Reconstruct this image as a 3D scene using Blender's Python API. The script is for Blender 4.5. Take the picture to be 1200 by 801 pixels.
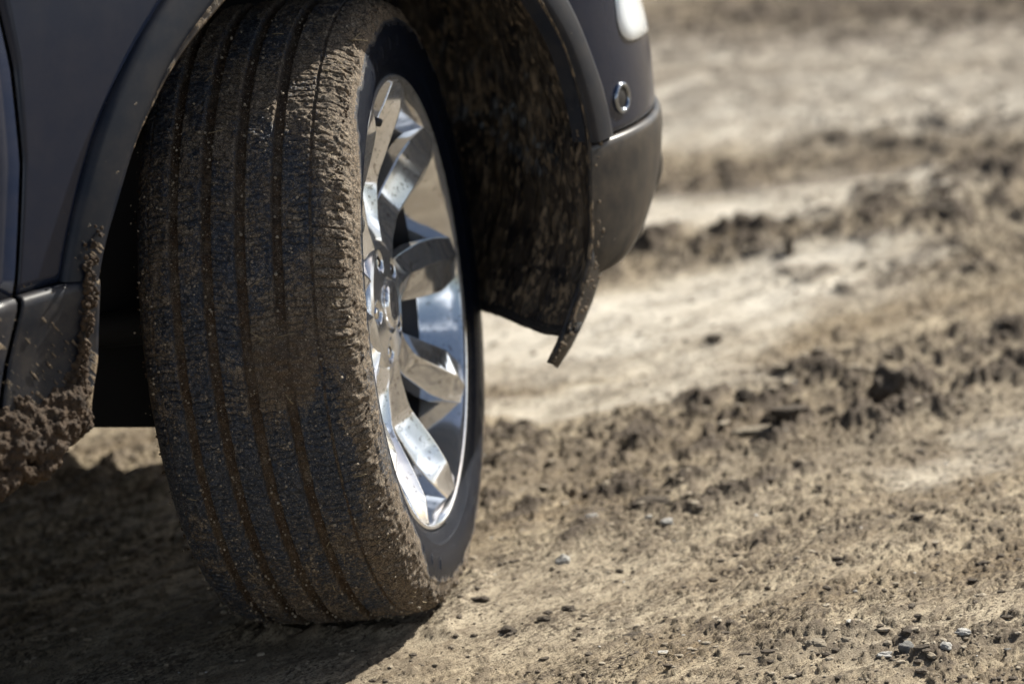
import bpy, bmesh, math, random
import numpy as np
from mathutils import Vector, Matrix
R = math.radians
PI = math.pi
random.seed(7)
rng = np.random.default_rng(7)
scene = bpy.context.scene
for o in list(bpy.data.objects): bpy.data.objects.remove(o)

# ------------------------------------------------------------------ camera
# world: the car points along +X, its right side faces -Y, ground at Z = 0,
# origin under the steered front wheel
CAM_LOC = np.array([-3.445, -3.445, 1.509]); YAW, PITCH, ROLL = 0.74179267, -0.23832835, R(4.5)
GZ = .012      # ground level
FPX = 4900.0; PW, PH = 1200.0, 801.0
def _basis():
    f = np.array([math.cos(YAW)*math.cos(PITCH), math.sin(YAW)*math.cos(PITCH), math.sin(PITCH)])
    r = np.cross(f, [0, 0, 1.0]); r /= np.linalg.norm(r); u = np.cross(r, f)
    return f, math.cos(ROLL)*r - math.sin(ROLL)*u, math.sin(ROLL)*r + math.cos(ROLL)*u
CF, CR, CU = _basis()
cam_d = bpy.data.cameras.new('camera'); cam = bpy.data.objects.new('camera', cam_d)
scene.collection.objects.link(cam); scene.camera = cam
M = Matrix(((CR[0], CU[0], -CF[0], CAM_LOC[0]), (CR[1], CU[1], -CF[1], CAM_LOC[1]), (CR[2], CU[2], -CF[2], CAM_LOC[2]), (0, 0, 0, 1)))
cam.matrix_world = M
cam_d.sensor_fit = 'HORIZONTAL'; cam_d.sensor_width = 36; cam_d.lens = 36*FPX/PW
cam_d.clip_start = 0.1; cam_d.clip_end = 2000
cam_d.dof.use_dof = True; cam_d.dof.focus_distance = 4.72; cam_d.dof.aperture_fstop = 3.6
cam_d.dof.aperture_blades = 9

def at(x, y, Y=None, Z=None):
    "the place seen at pixel (x, y) on the plane Y = .. or Z = .."
    d = CF + CR*(x-PW/2)/FPX + CU*(PH/2-y)/FPX
    t = (Y-CAM_LOC[1])/d[1] if Y is not None else (Z+GZ-CAM_LOC[2])/d[2]
    return CAM_LOC + t*d

# ------------------------------------------------------------------ light
SUN_EL, SUN_AZ = R(38), R(-8)          # azimuth from +X towards +Y
world = bpy.data.worlds.new('World'); scene.world = world; world.use_nodes = True
wn = world.node_tree; wn.nodes.clear()
wo = wn.nodes.new('ShaderNodeOutputWorld'); wb = wn.nodes.new('ShaderNodeBackground')
sky = wn.nodes.new('ShaderNodeTexSky'); sky.sky_type = 'NISHITA'; sky.sun_disc = False
sky.sun_elevation = SUN_EL; sky.sun_rotation = R(90) - SUN_AZ
sky.air_density = 1.0; sky.dust_density = 2.0
wb.inputs['Strength'].default_value = 0.05
# broken white cloud over the blue
tc = wn.nodes.new('ShaderNodeTexCoord'); mp = wn.nodes.new('ShaderNodeMapping'); mp.inputs['Scale'].default_value = (1, 1, 2.6)
nz = wn.nodes.new('ShaderNodeTexNoise'); nz.inputs['Scale'].default_value = 2.3; nz.inputs['Detail'].default_value = 6; nz.inputs['Roughness'].default_value = .55
rp = wn.nodes.new('ShaderNodeValToRGB'); rp.color_ramp.elements[0].position = .585; rp.color_ramp.elements[1].position = .70
mx = wn.nodes.new('ShaderNodeMix'); mx.data_type = 'RGBA'
wn.links.new(tc.outputs['Generated'], mp.inputs['Vector']); wn.links.new(mp.outputs['Vector'], nz.inputs['Vector'])
sx = wn.nodes.new('ShaderNodeSeparateXYZ'); wn.links.new(tc.outputs['Generated'], sx.inputs[0])
m1 = wn.nodes.new('ShaderNodeMath'); m1.operation = 'MULTIPLY_ADD'; m1.inputs[1].default_value = -.22; m1.inputs[2].default_value = .09; wn.links.new(sx.outputs[2], m1.inputs[0])
m2 = wn.nodes.new('ShaderNodeMath'); wn.links.new(m1.outputs[0], m2.inputs[0]); wn.links.new(nz.outputs['Fac'], m2.inputs[1]); wn.links.new(m2.outputs[0], rp.inputs['Fac']); wn.links.new(rp.outputs['Color'], mx.inputs['Factor'])
wn.links.new(sky.outputs['Color'], mx.inputs['A']); mx.inputs['B'].default_value = (26, 27.2, 29, 1)
wn.links.new(mx.outputs['Result'], wb.inputs['Color']); wn.links.new(wb.outputs['Background'], wo.inputs['Surface'])
sun_d = bpy.data.lights.new('sun', 'SUN'); sun_d.energy = 5.0; sun_d.angle = R(.53); sun_d.color = (1, .95, .85)
sun = bpy.data.objects.new('sun', sun_d); scene.collection.objects.link(sun)
sv = Vector((math.cos(SUN_EL)*math.cos(SUN_AZ), math.cos(SUN_EL)*math.sin(SUN_AZ), math.sin(SUN_EL)))
sun.rotation_euler = sv.to_track_quat('Z', 'Y').to_euler(); sun.location = sv*30
vs = scene.view_settings; vs.view_transform = 'Standard'; vs.look = 'None'; vs.exposure = 0.95; vs.gamma = 1
scene.render.engine = 'CYCLES'

# ------------------------------------------------------------------ helpers
COL = scene.collection
def tag(o, label=None, cat=None, group=None, kind=None):
    if label: o['label'] = label
    if cat: o['category'] = cat
    if group: o['group'] = group
    if kind: o['kind'] = kind
    return o
def empty(name, loc=(0, 0, 0), parent=None):
    o = bpy.data.objects.new(name, None); COL.objects.link(o); o.location = loc; o.parent = parent; o.empty_display_size = .1
    return o
def link(name, me, mat, parent=None):
    o = bpy.data.objects.new(name, me); COL.objects.link(o); o.parent = parent
    if mat and not me.materials: me.materials.append(mat)
    return o
def mesh(verts, faces, smooth=True):
    me = bpy.data.meshes.new('m'); me.from_pydata([tuple(v) for v in verts], [], faces)
    if smooth: me.polygons.foreach_set('use_smooth', [True]*len(me.polygons))
    me.update(); return me
def grid_mesh(P, closed_u=False, smooth=True):
    "P[i, j] -> quads, fast"
    P = np.asarray(P, np.float32); a, b = P.shape[:2]
    I = np.arange(a*b).reshape(a, b)
    if closed_u: I = np.vstack([I, I[:1]])
    F = np.stack([I[:-1, :-1], I[1:, :-1], I[1:, 1:], I[:-1, 1:]], -1).reshape(-1, 4)
    me = bpy.data.meshes.new('m'); me.vertices.add(a*b); me.vertices.foreach_set('co', P.reshape(-1))
    me.loops.add(F.size); me.loops.foreach_set('vertex_index', F.reshape(-1).astype(np.int32))
    me.polygons.add(len(F)); me.polygons.foreach_set('loop_start', np.arange(0, F.size, 4, dtype=np.int32))
    me.polygons.foreach_set('loop_total', np.full(len(F), 4, np.int32))
    me.update(calc_edges=True); me.validate()
    if smooth: me.polygons.foreach_set('use_smooth', np.ones(len(me.polygons), bool))
    return me
def attr(me, name, vals):
    a = me.attributes.new(name, 'FLOAT', 'POINT'); a.data.foreach_set('value', np.asarray(vals, np.float32).reshape(-1))
def solid(o, t, off=-1):
    m = o.modifiers.new('s', 'SOLIDIFY'); m.thickness = t; m.offset = off; return o
def bevel(o, w, seg=2, ang=35):
    m = o.modifiers.new('b', 'BEVEL'); m.width = w; m.segments = seg; m.limit_method = 'ANGLE'; m.angle_limit = R(ang); m.harden_normals = False; return o

# gradient noise, vectorised
def _h(ix, iy, iz, seed):
    n = (ix.astype(np.int64)*374761393 + iy.astype(np.int64)*668265263 + iz.astype(np.int64)*2147483647 + seed*1274126177) & 0xffffffff
    n = ((n ^ (n >> 13))*1274126177) & 0xffffffff
    n = ((n ^ (n >> 16))*2246822519) & 0xffffffff
    return (n ^ (n >> 15)) & 0xffff
def noise2(x, y, seed=0):
    x = np.asarray(x, np.float64); y = np.asarray(y, np.float64)
    x0 = np.floor(x); y0 = np.floor(y); fx = x-x0; fy = y-y0
    u = fx*fx*fx*(fx*(fx*6-15)+10); v = fy*fy*fy*(fy*(fy*6-15)+10)
    z = np.zeros_like(x0)
    def g(a, b):
        t = _h(x0+a, y0+b, z, seed)*(2*PI/65536)
        return np.cos(t)*(fx-a) + np.sin(t)*(fy-b)
    return ((g(0, 0)*(1-u)+g(1, 0)*u)*(1-v) + (g(0, 1)*(1-u)+g(1, 1)*u)*v)*1.5
def fbm2(x, y, o=4, seed=0, lac=2.03, gain=.5):
    s = 0; a = 1; f = 1
    for k in range(o):
        s = s + a*noise2(x*f+k*7.3, y*f-k*3.1, seed+k); a *= gain; f *= lac
    return s
def noise3(x, y, z, seed=0):
    x0 = np.floor(x); y0 = np.floor(y); z0 = np.floor(z); fx = x-x0; fy = y-y0; fz = z-z0
    s = lambda t: t*t*(3-2*t)
    u, v, w = s(fx), s(fy), s(fz)
    def g(a, b, c): return _h(x0+a, y0+b, z0+c, seed)/32768.0-1
    def L(p, q, t): return p+(q-p)*t
    return L(L(L(g(0,0,0), g(1,0,0), u), L(g(0,1,0), g(1,1,0), u), v), L(L(g(0,0,1), g(1,0,1), u), L(g(0,1,1), g(1,1,1), u), v), w)
def fbm3(x, y, z, o=3, seed=0):
    s = 0; a = 1; f = 1
    for k in range(o):
        s = s + a*noise3(x*f+k*5.2, y*f, z*f-k*1.7, seed+k); a *= .5; f *= 2.1
    return s
def sst(a, b, x):
    t = np.clip((x-a)/(b-a), 0, 1); return t*t*(3-2*t)

# ------------------------------------------------------------------ materials
class NT:
    def __init__(s, name):
        s.m = bpy.data.materials.new(name); s.m.use_nodes = True; s.t = s.m.node_tree; s.n = s.t.nodes
        s.b = s.n['Principled BSDF']; s.tc = s.n.new('ShaderNodeTexCoord')
    def val(s, sock, v):
        if hasattr(v, 'is_output') or hasattr(v, 'links'): s.t.links.new(v, sock)
        else: sock.default_value = v
    def set(s, **k):
        for a, v in k.items(): s.val(s.b.inputs[a.replace('_', ' ')], v)
    def noise(s, scale, detail=4, rough=.55, vec=None, dist=0, sc=None):
        n = s.n.new('ShaderNodeTexNoise'); n.inputs['Scale'].default_value = scale; n.inputs['Detail'].default_value = detail
        n.inputs['Roughness'].default_value = rough; n.inputs['Distortion'].default_value = dist
        v = vec or s.tc.outputs['Object']
        if sc: v = s.mapping(v, sc)
        s.t.links.new(v, n.inputs['Vector']); return n.outputs['Fac']
    def mapping(s, v, sc=(1, 1, 1), rot=(0, 0, 0)):
        m = s.n.new('ShaderNodeMapping'); m.inputs['Scale'].default_value = sc; m.inputs['Rotation'].default_value = rot
        s.t.links.new(v, m.inputs['Vector']); return m.outputs['Vector']
    def voro(s, scale, feature='F1', vec=None):
        n = s.n.new('ShaderNodeTexVoronoi'); n.feature = feature; n.inputs['Scale'].default_value = scale
        s.t.links.new(vec or s.tc.outputs['Object'], n.inputs['Vector']); return n.outputs['Distance'], (n.outputs['Color'] if feature == 'F1' else None)
    def ramp(s, f, stops):
        r = s.n.new('ShaderNodeValToRGB'); e = r.color_ramp.elements
        while len(e) < len(stops): e.new(.5)
        for i, (p, c) in enumerate(stops):
            e[i].position = p; e[i].color = (c, c, c, 1) if not isinstance(c, (tuple, list)) else (*c, 1)
        s.t.links.new(f, r.inputs['Fac']); return r.outputs['Color']
    def mixc(s, f, a, b):
        m = s.n.new('ShaderNodeMix'); m.data_type = 'RGBA'; m.clamp_factor = True
        s.val(m.inputs['Factor'], f)
        for k, v in (('A', a), ('B', b)):
            if isinstance(v, tuple): v = (*v, 1) if len(v) == 3 else v
            s.val(m.inputs[k], v)
        return m.outputs['Result']
    def math(s, op, a, b=0.0, c=None, clamp=False):
        m = s.n.new('ShaderNodeMath'); m.operation = op; m.use_clamp = clamp
        s.val(m.inputs[0], a); s.val(m.inputs[1], b)
        if c is not None: s.val(m.inputs[2], c)
        return m.outputs[0]
    def attr(s, name):
        a = s.n.new('ShaderNodeAttribute'); a.attribute_name = name; return a.outputs['Fac']
    def sep(s, v=None):
        x = s.n.new('ShaderNodeSeparateXYZ'); s.t.links.new(v or s.tc.outputs['Object'], x.inputs[0]); return x.outputs
    def bump(s, h, strength=.5, dist=.002, normal=None):
        b = s.n.new('ShaderNodeBump'); b.inputs['Strength'].default_value = strength; b.inputs['Distance'].default_value = dist
        s.t.links.new(h, b.inputs['Height'])
        if normal: s.t.links.new(normal, b.inputs['Normal'])
        s.t.links.new(b.outputs[0], s.b.inputs['Normal']); return b.outputs[0]

MUD_D, MUD_L = (.055, .036, .022), (.30, .235, .16)
def m_simple(name, col, rough, metal=0, **k):
    t = NT(name); t.set(Base_Color=(*col, 1), Roughness=rough, Metallic=metal, **k); return t.m
def muddy(name, col, rough, thresh, scale=60, stretch=(1, 1, 1), rot=(0, 0, 0), metal=0, coat=0, zfade=None, fine=.5, mudcol=None, xfade=None, film=0.0):
    "base material with mud splashed over it; zfade = (z where full, z where none)"
    t = NT(name)
    v = t.mapping(t.mapping(t.tc.outputs['Object'], (1, 1, 1), rot), stretch)
    n1 = t.noise(scale, 5, .62, vec=v); n2 = t.noise(scale*.17, 3, .5)
    f = t.math('MULTIPLY_ADD', n2, fine, n1)
    f = t.math('SUBTRACT', f, fine*.5)
    if zfade:
        z = t.sep()[2]; g = t.math('MULTIPLY_ADD', z, 1/(zfade[0]-zfade[1]), -zfade[1]/(zfade[0]-zfade[1]), clamp=True)
        f = t.math('MULTIPLY_ADD', g, zfade[2], f)
    if xfade:
        x = t.sep()[0]; g = t.math('MULTIPLY_ADD', x, 1/(xfade[0]-xfade[1]), -xfade[1]/(xfade[0]-xfade[1]), clamp=True)
        f = t.math('MULTIPLY_ADD', g, xfade[2], f)
    mask = t.ramp(f, [(max(0, thresh-.015), 0), (thresh+.02, 1)])
    mc = t.mixc(t.noise(180, 4, .6), (mudcol or MUD_D), MUD_L)
    base = t.mixc(t.math('MULTIPLY', t.ramp(t.noise(26, 6, .65, vec=v if film > .15 else None), [(.40, .1), (.66, 1)]), film), col, MUD_L) if film else col
    t.set(Base_Color=t.mixc(mask, base, mc), Metallic=t.math('MULTIPLY', t.math('SUBTRACT', 1.0, mask), metal),
          Roughness=t.math('MULTIPLY_ADD', mask, .85-rough, rough))
    if coat: t.set(Coat_Weight=t.math('MULTIPLY', t.math('SUBTRACT', 1.0, mask), coat), Coat_Roughness=.06)
    h = t.math('MULTIPLY', mask, t.math('ADD', .6, t.noise(220, 3, .6)))
    t.bump(h, .7, .003); t.set(Specular_IOR_Level=.28)
    return t.m

M_PAINT = muddy('car_paint', (.011, .016, .032), .16, .82, scale=120, metal=.0, coat=.0, zfade=(.52, .80, .10), film=.02)
M_PLASTIC = muddy('grey_plastic', (.0045, .008, .016), .42, .78, scale=110, zfade=(.45, .75, .12), film=.05)
M_SILL = muddy('muddy_sill_plastic', (.0045, .008, .016), .45, .71, scale=75, stretch=(1.5, 1, .35), rot=(0, R(40), 0), zfade=(.38, .50, .22), xfade=(-.50, -.66, .07), film=.10, mudcol=(.05, .034, .021))
M_LOWB = muddy('bumper_plastic', (.013, .014, .017), .34, .79, scale=110, zfade=(.30, .45, .10), film=.13, mudcol=(.06, .045, .03))
M_LINER = muddy('liner_mud', (.004, .005, .009), .32, .555, scale=130, stretch=(1.0, .9, .38), rot=(0, 0, 0), film=.30, fine=.40, mudcol=(.07, .045, .026))
M_DARK = m_simple('dark_underbody', (.008, .008, .009), .8)
M_BLACK = m_simple('black_rubber_trim', (.01, .01, .011), .5)
M_CHROME = m_simple('chrome', (.85, .87, .9), .08, 1)
M_STEEL2 = m_simple('dull_chrome', (.30, .33, .38), .15, 1)
M_STEEL = m_simple('brake_steel', (.05, .05, .055), .45, .8)
M_GLASS = m_simple('car_window_glass', (.02, .025, .03), .05, 0, Specular_IOR_Level=.7)
M_LAMP = m_simple('headlamp_housing', (.86, .93, 1.0), .22, .15, Coat_Weight=1.0)  # bluish white base colour stands in for sky reflected in the lamp
def polished():
    t = NT('polished_alloy')
    n = t.noise(9, 3, .5); f = t.noise(420, 2, .5)
    t.set(Base_Color=t.mixc(n, (.86, .88, .91), (.94, .94, .94)), Metallic=.80, Roughness=t.math('MULTIPLY_ADD', n, .10, .06))
    d = t.ramp(t.math('MULTIPLY_ADD', t.noise(20, 2, .5), .35, t.noise(170, 3, .6)), [(.80, 0), (.84, 1)])
    t.t.links.new(t.mixc(t.math('MULTIPLY', d, .5), t.mixc(n, (.80, .82, .85), (.90, .90, .90)), (.12, .09, .06)), t.b.inputs['Base Color'])
    t.bump(t.noise(14, 2, .5), .10, .006)
    return t.m
M_ALLOY = polished()
def silver():
    t = NT('silver_wheel_paint'); n = t.noise(12, 3, .5); d = t.ramp(t.noise(170, 3, .5), [(.66, 0), (.72, 1)])
    t.set(Base_Color=t.mixc(t.math('MULTIPLY', d, .4), t.mixc(n, (.80, .81, .83), (.88, .88, .87)), (.2, .16, .12)), Metallic=.72, Roughness=t.math('MULTIPLY_ADD', n, .12, .16)); return t.m
M_SILVER = silver()
M_SILVER2 = m_simple('satin_alloy', (.80, .81, .82), .17, .80)
def tyre_mat():
    t = NT('muddy_tyre_rubber')
    mud = t.attr('mud'); side = t.attr('side')
    n = t.noise(260, 8, .78); n2 = t.noise(900, 4, .75); n3 = t.noise(75, 5, .65)
    wv = t.n.new('ShaderNodeTexNoise'); wv.inputs['Scale'].default_value = 60; wv.inputs['Detail'].default_value = 3; t.t.links.new(t.tc.outputs['Object'], wv.inputs['Vector'])
    va_ = t.n.new('ShaderNodeVectorMath'); va_.operation = 'MULTIPLY_ADD'; va_.inputs[1].default_value = (.02, .02, .02)
    t.t.links.new(wv.outputs['Color'], va_.inputs[0]); t.t.links.new(t.tc.outputs['Object'], va_.inputs[2])
    vd, _ = t.voro(120, 'DISTANCE_TO_EDGE', vec=va_.outputs[0]); vd2, _ = t.voro(310, 'DISTANCE_TO_EDGE', vec=va_.outputs[0])
    spk = t.ramp(t.noise(760, 2, .5), [(.63, 0), (.68, .8)])
    # mud film breaks up finely over the rubber
    f = t.math('ADD', t.math('MULTIPLY_ADD', n, 1.5, mud), t.math('MULTIPLY_ADD', n3, .7, -1.10))
    mask = t.ramp(f, [(.40, 0), (.56, 1)])
    mc = t.mixc(t.ramp(n2, [(.38, 0), (.62, 1)]), (.040, .028, .018), (.30, .225, .150))
    mc = t.mixc(t.ramp(n3, [(.48, 0), (.66, .8)]), mc, t.mixc(t.ramp(n, [(.4, 0), (.6, 1)]), (.08, .058, .038), (.44, .365, .27)))
    mc = t.mixc(t.attr('packed'), mc, t.mixc(t.ramp(n, [(.42, 0), (.66, 1)]), (.036, .021, .011), (.125, .080, .045)))
    rub = t.mixc(t.ramp(n, [(.50, 0), (.58, .6)]), (.022, .034, .056), (.20, .19, .18))
    rub = t.mixc(side, rub, t.mixc(t.ramp(t.noise(40, 6, .7), [(.64, 0), (.88, .07)]), (.0025, .0055, .014), (.16, .16, .16)))
    crack = t.math('MAXIMUM', t.ramp(vd, [(.03, .75), (.08, 0)]), t.ramp(vd2, [(.03, .55), (.12, 0)]))
    col = t.mixc(mask, rub, mc); col = t.mixc(t.math('MULTIPLY', crack, t.math('SUBTRACT', 1.0, t.math('MAXIMUM', side, t.math('MULTIPLY', t.attr('packed'), .8)))), col, (.005, .004, .004))
    col = t.mixc(t.math('MULTIPLY', spk, t.math('SUBTRACT', 1.0, side)), col, (.42, .36, .28))
    t.set(Specular_IOR_Level=t.math('MULTIPLY_ADD', side, -.40, .5))
    t.set(Base_Color=col, Roughness=t.math('MULTIPLY_ADD', mask, .48, t.math('MULTIPLY_ADD', side, -.13, .38)))
    t.bump(t.math('ADD', t.math('MULTIPLY', n2, .6), t.math('MULTIPLY_ADD', n, 1.2, t.math('MULTIPLY', crack, -.5))), t.math('MULTIPLY_ADD', side, -.85, .95), .0018) if False else t.bump(t.math('ADD', t.math('MULTIPLY', n2, .6), t.math('MULTIPLY_ADD', n, 1.2, t.math('MULTIPLY', crack, -.5))), .8, .0016)
    return t.m
M_TYRE = tyre_mat()
def soil_mat():
    t = NT('dry_muddy_soil')
    wet = t.attr('dark'); cl = t.attr('clod')
    pos = t.mapping(t.tc.outputs['Object'], (.7, 1.8, 1))
    n1 = t.noise(7, 5, .6, vec=pos); n2 = t.noise(60, 5, .68, vec=pos); n3 = t.noise(420, 4, .7); n0 = t.noise(1.6, 4, .5, vec=pos)
    c = t.mixc(t.ramp(n1, [(.32, 0), (.68, 1)]), (.185, .135, .078), (.49, .41, .285))
    c = t.mixc(t.ramp(n0, [(.40, 0), (.62, .6)]), c, (.46, .40, .30))
    c = t.mixc(t.ramp(n2, [(.50, 0), (.66, .75)]), c, (.145, .105, .066))
    c = t.mixc(t.ramp(n3, [(.37, .85), (.50, 0)]), c, (.075, .055, .037))
    n4 = t.noise(150, 3, .6, vec=pos); n5 = t.noise(4.5, 3, .55, vec=pos)
    c = t.mixc(t.ramp(t.math('MULTIPLY_ADD', n5, .45, n4), [(.77, 0), (.83, .9)]), c, (.060, .043, .029))
    c = t.mixc(t.ramp(n3, [(.60, 0), (.72, .55)]), c, (.60, .55, .47))
    c = t.mixc(t.math('MULTIPLY', t.attr('pale'), t.ramp(n1, [(.3, .35), (.6, .95)])), c, (.62, .575, .495))  # paler on smooth soil; sheen of the wet flats is put into this colour
    ck = t.ramp(t.noise(26, 6, .6, vec=pos, dist=.4), [(.478, 0), (.5, .9), (.522, 0)]); cm_ = t.ramp(t.noise(8, 3, .5, vec=pos), [(.48, 0), (.60, 1)])
    c = t.mixc(t.math('MULTIPLY', ck, cm_), c, (.060, .043, .028))
    c = t.mixc(t.math('MULTIPLY', cl, .75), c, t.mixc(n2, (.085, .062, .042), (.20, .16, .115)))
    c = t.mixc(wet, c, t.mixc(n2, (.055, .042, .030), (.14, .11, .082)))
    t.set(Base_Color=c, Roughness=.88, Specular_IOR_Level=.25)
    t.bump(t.math('ADD', t.math('MULTIPLY', n2, 2.2), t.math('MULTIPLY_ADD', t.math('MULTIPLY', ck, cm_), -1.2, n3)), .9, .0028)
    return t.m
M_SOIL = soil_mat()
def clod_mat(name, a, b):
    t = NT(name); n = t.noise(70, 5, .65); n2 = t.noise(400, 4, .7)
    t.set(Base_Color=t.mixc(t.ramp(t.math('MULTIPLY_ADD', n2, .5, n), [(.5, 0), (.95, 1)]), a, b), Roughness=.9)
    t.bump(n2, .8, .003); return t.m
M_CLOD = clod_mat('mud_clod', (.035, .025, .017), (.14, .11, .078))
M_CLODL = clod_mat('pale_dirt_clod', (.18, .14, .092), (.44, .38, .29))
M_STONE = clod_mat('pale_stone', (.34, .33, .30), (.66, .64, .60))
M_STONED = clod_mat('grey_stone', (.10, .10, .10), (.30, .29, .27))
M_CLUMP = clod_mat('caked_mud', (.012, .007, .0035), (.080, .048, .024))
M_SPLASH = clod_mat('mud_splash', (.04, .03, .020), (.20, .15, .10))
M_STRAW = m_simple('straw', (.24, .19, .11), .8)

# ------------------------------------------------------------------ ground
fw = np.array([math.cos(YAW), math.sin(YAW)]); rt = np.array([math.sin(YAW), -math.cos(YAW)])
def stroke(pts, w, px=True):
    "centre line of a ridge or stain on the ground, w = half width in m"
    P = [at(x, y, Z=0)[:2] for x, y in pts]; return np.array(P), w
def stroke_mask(x, y, S):
    P, w = S; best = np.full(x.shape, 9.0)
    for a, b in zip(P[:-1], P[1:]):
        d = b-a; L = d@d; t = np.clip(((x-a[0])*d[0]+(y-a[1])*d[1])/L, 0, 1)
        best = np.minimum(best, np.hypot(x-a[0]-t*d[0], y-a[1]-t*d[1]))
    return np.clip(1-best/w, 0, 1)
CLODS = [(stroke([(715,305),(800,290),(900,280),(985,268)], .17), .034, .9), (stroke([(985,268),(1060,268),(1125,252)], .22), .030, 1),
         (stroke([(1060,235),(1130,215),(1215,200)], .25), .032, .9), (stroke([(600,520),(700,512),(800,490),(880,455),(960,430)], .13), .020, .85),
         (stroke([(860,505),(950,510),(1040,480),(1130,450),(1230,400)], .13), .030, .9), (stroke([(1000,440),(1100,410),(1215,392)], .14), .026, .8),
         (stroke([(600,600),(660,585),(760,560),(860,520)], .11), .014, .75), (stroke([(640,640),(700,615),(780,592),(870,575),(960,545)], .07), .012, .75),
         (stroke([(760,100),(900,92),(1050,95),(1215,80)], .7), .012, .35), (stroke([(930,22),(1050,18),(1215,10)], .8), .02, .5),
         (stroke([(760,45),(850,32),(960,34)], .6), .015, .35), (stroke([(770,225),(850,208),(950,190),(1000,180)], .22), .02, .45),
         (stroke([(960,330),(1060,320),(1140,300),(1215,290)], .20), .022, .6), (stroke([(1040,155),(1120,150),(1215,150)], .35), .03, .55),
         (stroke([(900,640),(1000,620),(1100,600),(1215,560)], .06), .004, .35), (stroke([(930,760),(1000,752),(1060,760),(1215,735)], .05), .004, .8),
         (stroke([(1060,790),(1215,770)], .06), .003, .6), (stroke([(700,745),(790,725),(860,735)], .035), .003, .45), (stroke([(560,560),(640,548),(700,540)], .07), .012, .5),
         (stroke([(60,545),(190,545)], .2), .02, .25)]
SMOOTH = [(stroke([(560,400),(700,385),(850,355),(960,315)], .28), .9), (stroke([(800,248),(900,240),(1040,222)], .25), .8), (stroke([(600,475),(720,465),(820,440)], .12), .6),
          (stroke([(770,130),(900,125),(1050,120),(1215,115)], .5), .95), (stroke([(640,430),(760,420),(860,405)], .15), .5), (stroke([(1080,560),(1215,490)], .08), .35), (stroke([(780,70),(900,62),(1215,50)], .40), .8)]
TINT = [(stroke([(740,98),(900,104),(1040,95),(1215,82)], .65), .62), (stroke([(745,50),(860,36),(985,38)], .55), .75), (stroke([(990,22),(1100,14),(1230,8)], .8), 1.0),
        (stroke([(770,210),(880,214),(1000,188)], .25), .6), (stroke([(1000,175),(1100,160),(1215,170)], .4), .5), (stroke([(590,560),(700,545),(860,500)], .16), .45),
        (stroke([(900,550),(1050,520),(1215,440)], .12), .35), (stroke([(930,770),(1215,752)], .07), .55)]
def terrain(x, y):
    X, Y = x, y
    wx = x+.05*fbm2(x*6, y*6, 2, 40); wy = y+.05*fbm2(x*6, y*6, 2, 50)
    h = .014*fbm2(x*1.3, y*2.2, 3, 1) + .004*fbm2(x*7, y*13, 3, 5)
    sm = np.zeros_like(x)
    for S, k in SMOOTH: sm = np.maximum(sm, k*sst(0, .6, stroke_mask(wx, wy, S)))
    cm = np.zeros_like(x); add = np.zeros_like(x)
    for S, a, k in CLODS:
        m = sst(0, .8, stroke_mask(wx, wy, S)); cm = np.maximum(cm, m*k); add = np.maximum(add, a*m)
    cl1 = fbm2(x*10, y*18, 4, 11); cl2 = fbm2(x*27, y*50, 3, 17)
    patch = sst(.05, .45, fbm2(x*2.6, y*4.2, 3, 23))
    dc = np.hypot(x-CAM_LOC[0], y-CAM_LOC[1]); calm = 1-.72*sst(5.7, 7.2, dc); patch = patch*calm
    rough = np.clip(.12*calm+.45*patch+cm, 0, 1.1)*(1-.85*sm)
    h = h + .8*add*(.30+.8*np.clip(cl1+.15, 0, 1.0)+.35*np.clip(cl2, 0, 1)) + rough*.0035*sst(.02, .45, cl1) + (.22*rough+.78*cm)*.0034*sst(.0, .40, cl2)
    h = h + (.0012+.0016*rough)*fbm2(x*60, y*130, 3, 31)*(1-.6*sm)
    rdg = 1-np.abs(fbm2(x*16+3*h, y*24, 3, 91)); h = h - .0035*sst(.90, .99, rdg)*(1-sm)*sst(-.1, .3, patch-.2+cm)
    # small scabs with a raised edge
    sc = fbm2(x*22, y*52, 3, 71); h = h + .0045*sst(.18, .24, sc)*(1-sm)
    # soil shoved up round the foot of the tyre
    d = np.hypot(x, y); h = h*(sst(.16, .55, d)*.75+.25)
    ln = .5225*x-.8526*y; lt = .8526*x+.5225*y
    ed = np.maximum(np.abs(ln+.0)-.105, np.abs(lt)-.085); h = h + (.011+.007*cl2)*np.exp(-((ed-.018)/.020)**2)*(.6+.8*np.clip(cl1+.3, 0, 1))
    dark = np.clip(cm*1.1*sst(-.10, .35, cl1+.45*cl2) + .5*rough*sst(.25, .5, cl1), 0, 1)
    clod = np.clip((.4*rough+.6*cm)*sst(.10, .35, cl2) + sst(.18, .26, sc)*(1-sm)*.6, 0, 1)
    for S, k in TINT: dark = np.maximum(dark, k*sst(0, .8, stroke_mask(wx, wy, S))*np.clip(.9+.8*cl1, 0, 1))
    far = sst(11, 16, np.hypot(x-CAM_LOC[0], y-CAM_LOC[1])); h = h*(1-.3*far)
    return h+GZ-.002, dark, clod, sm
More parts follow.
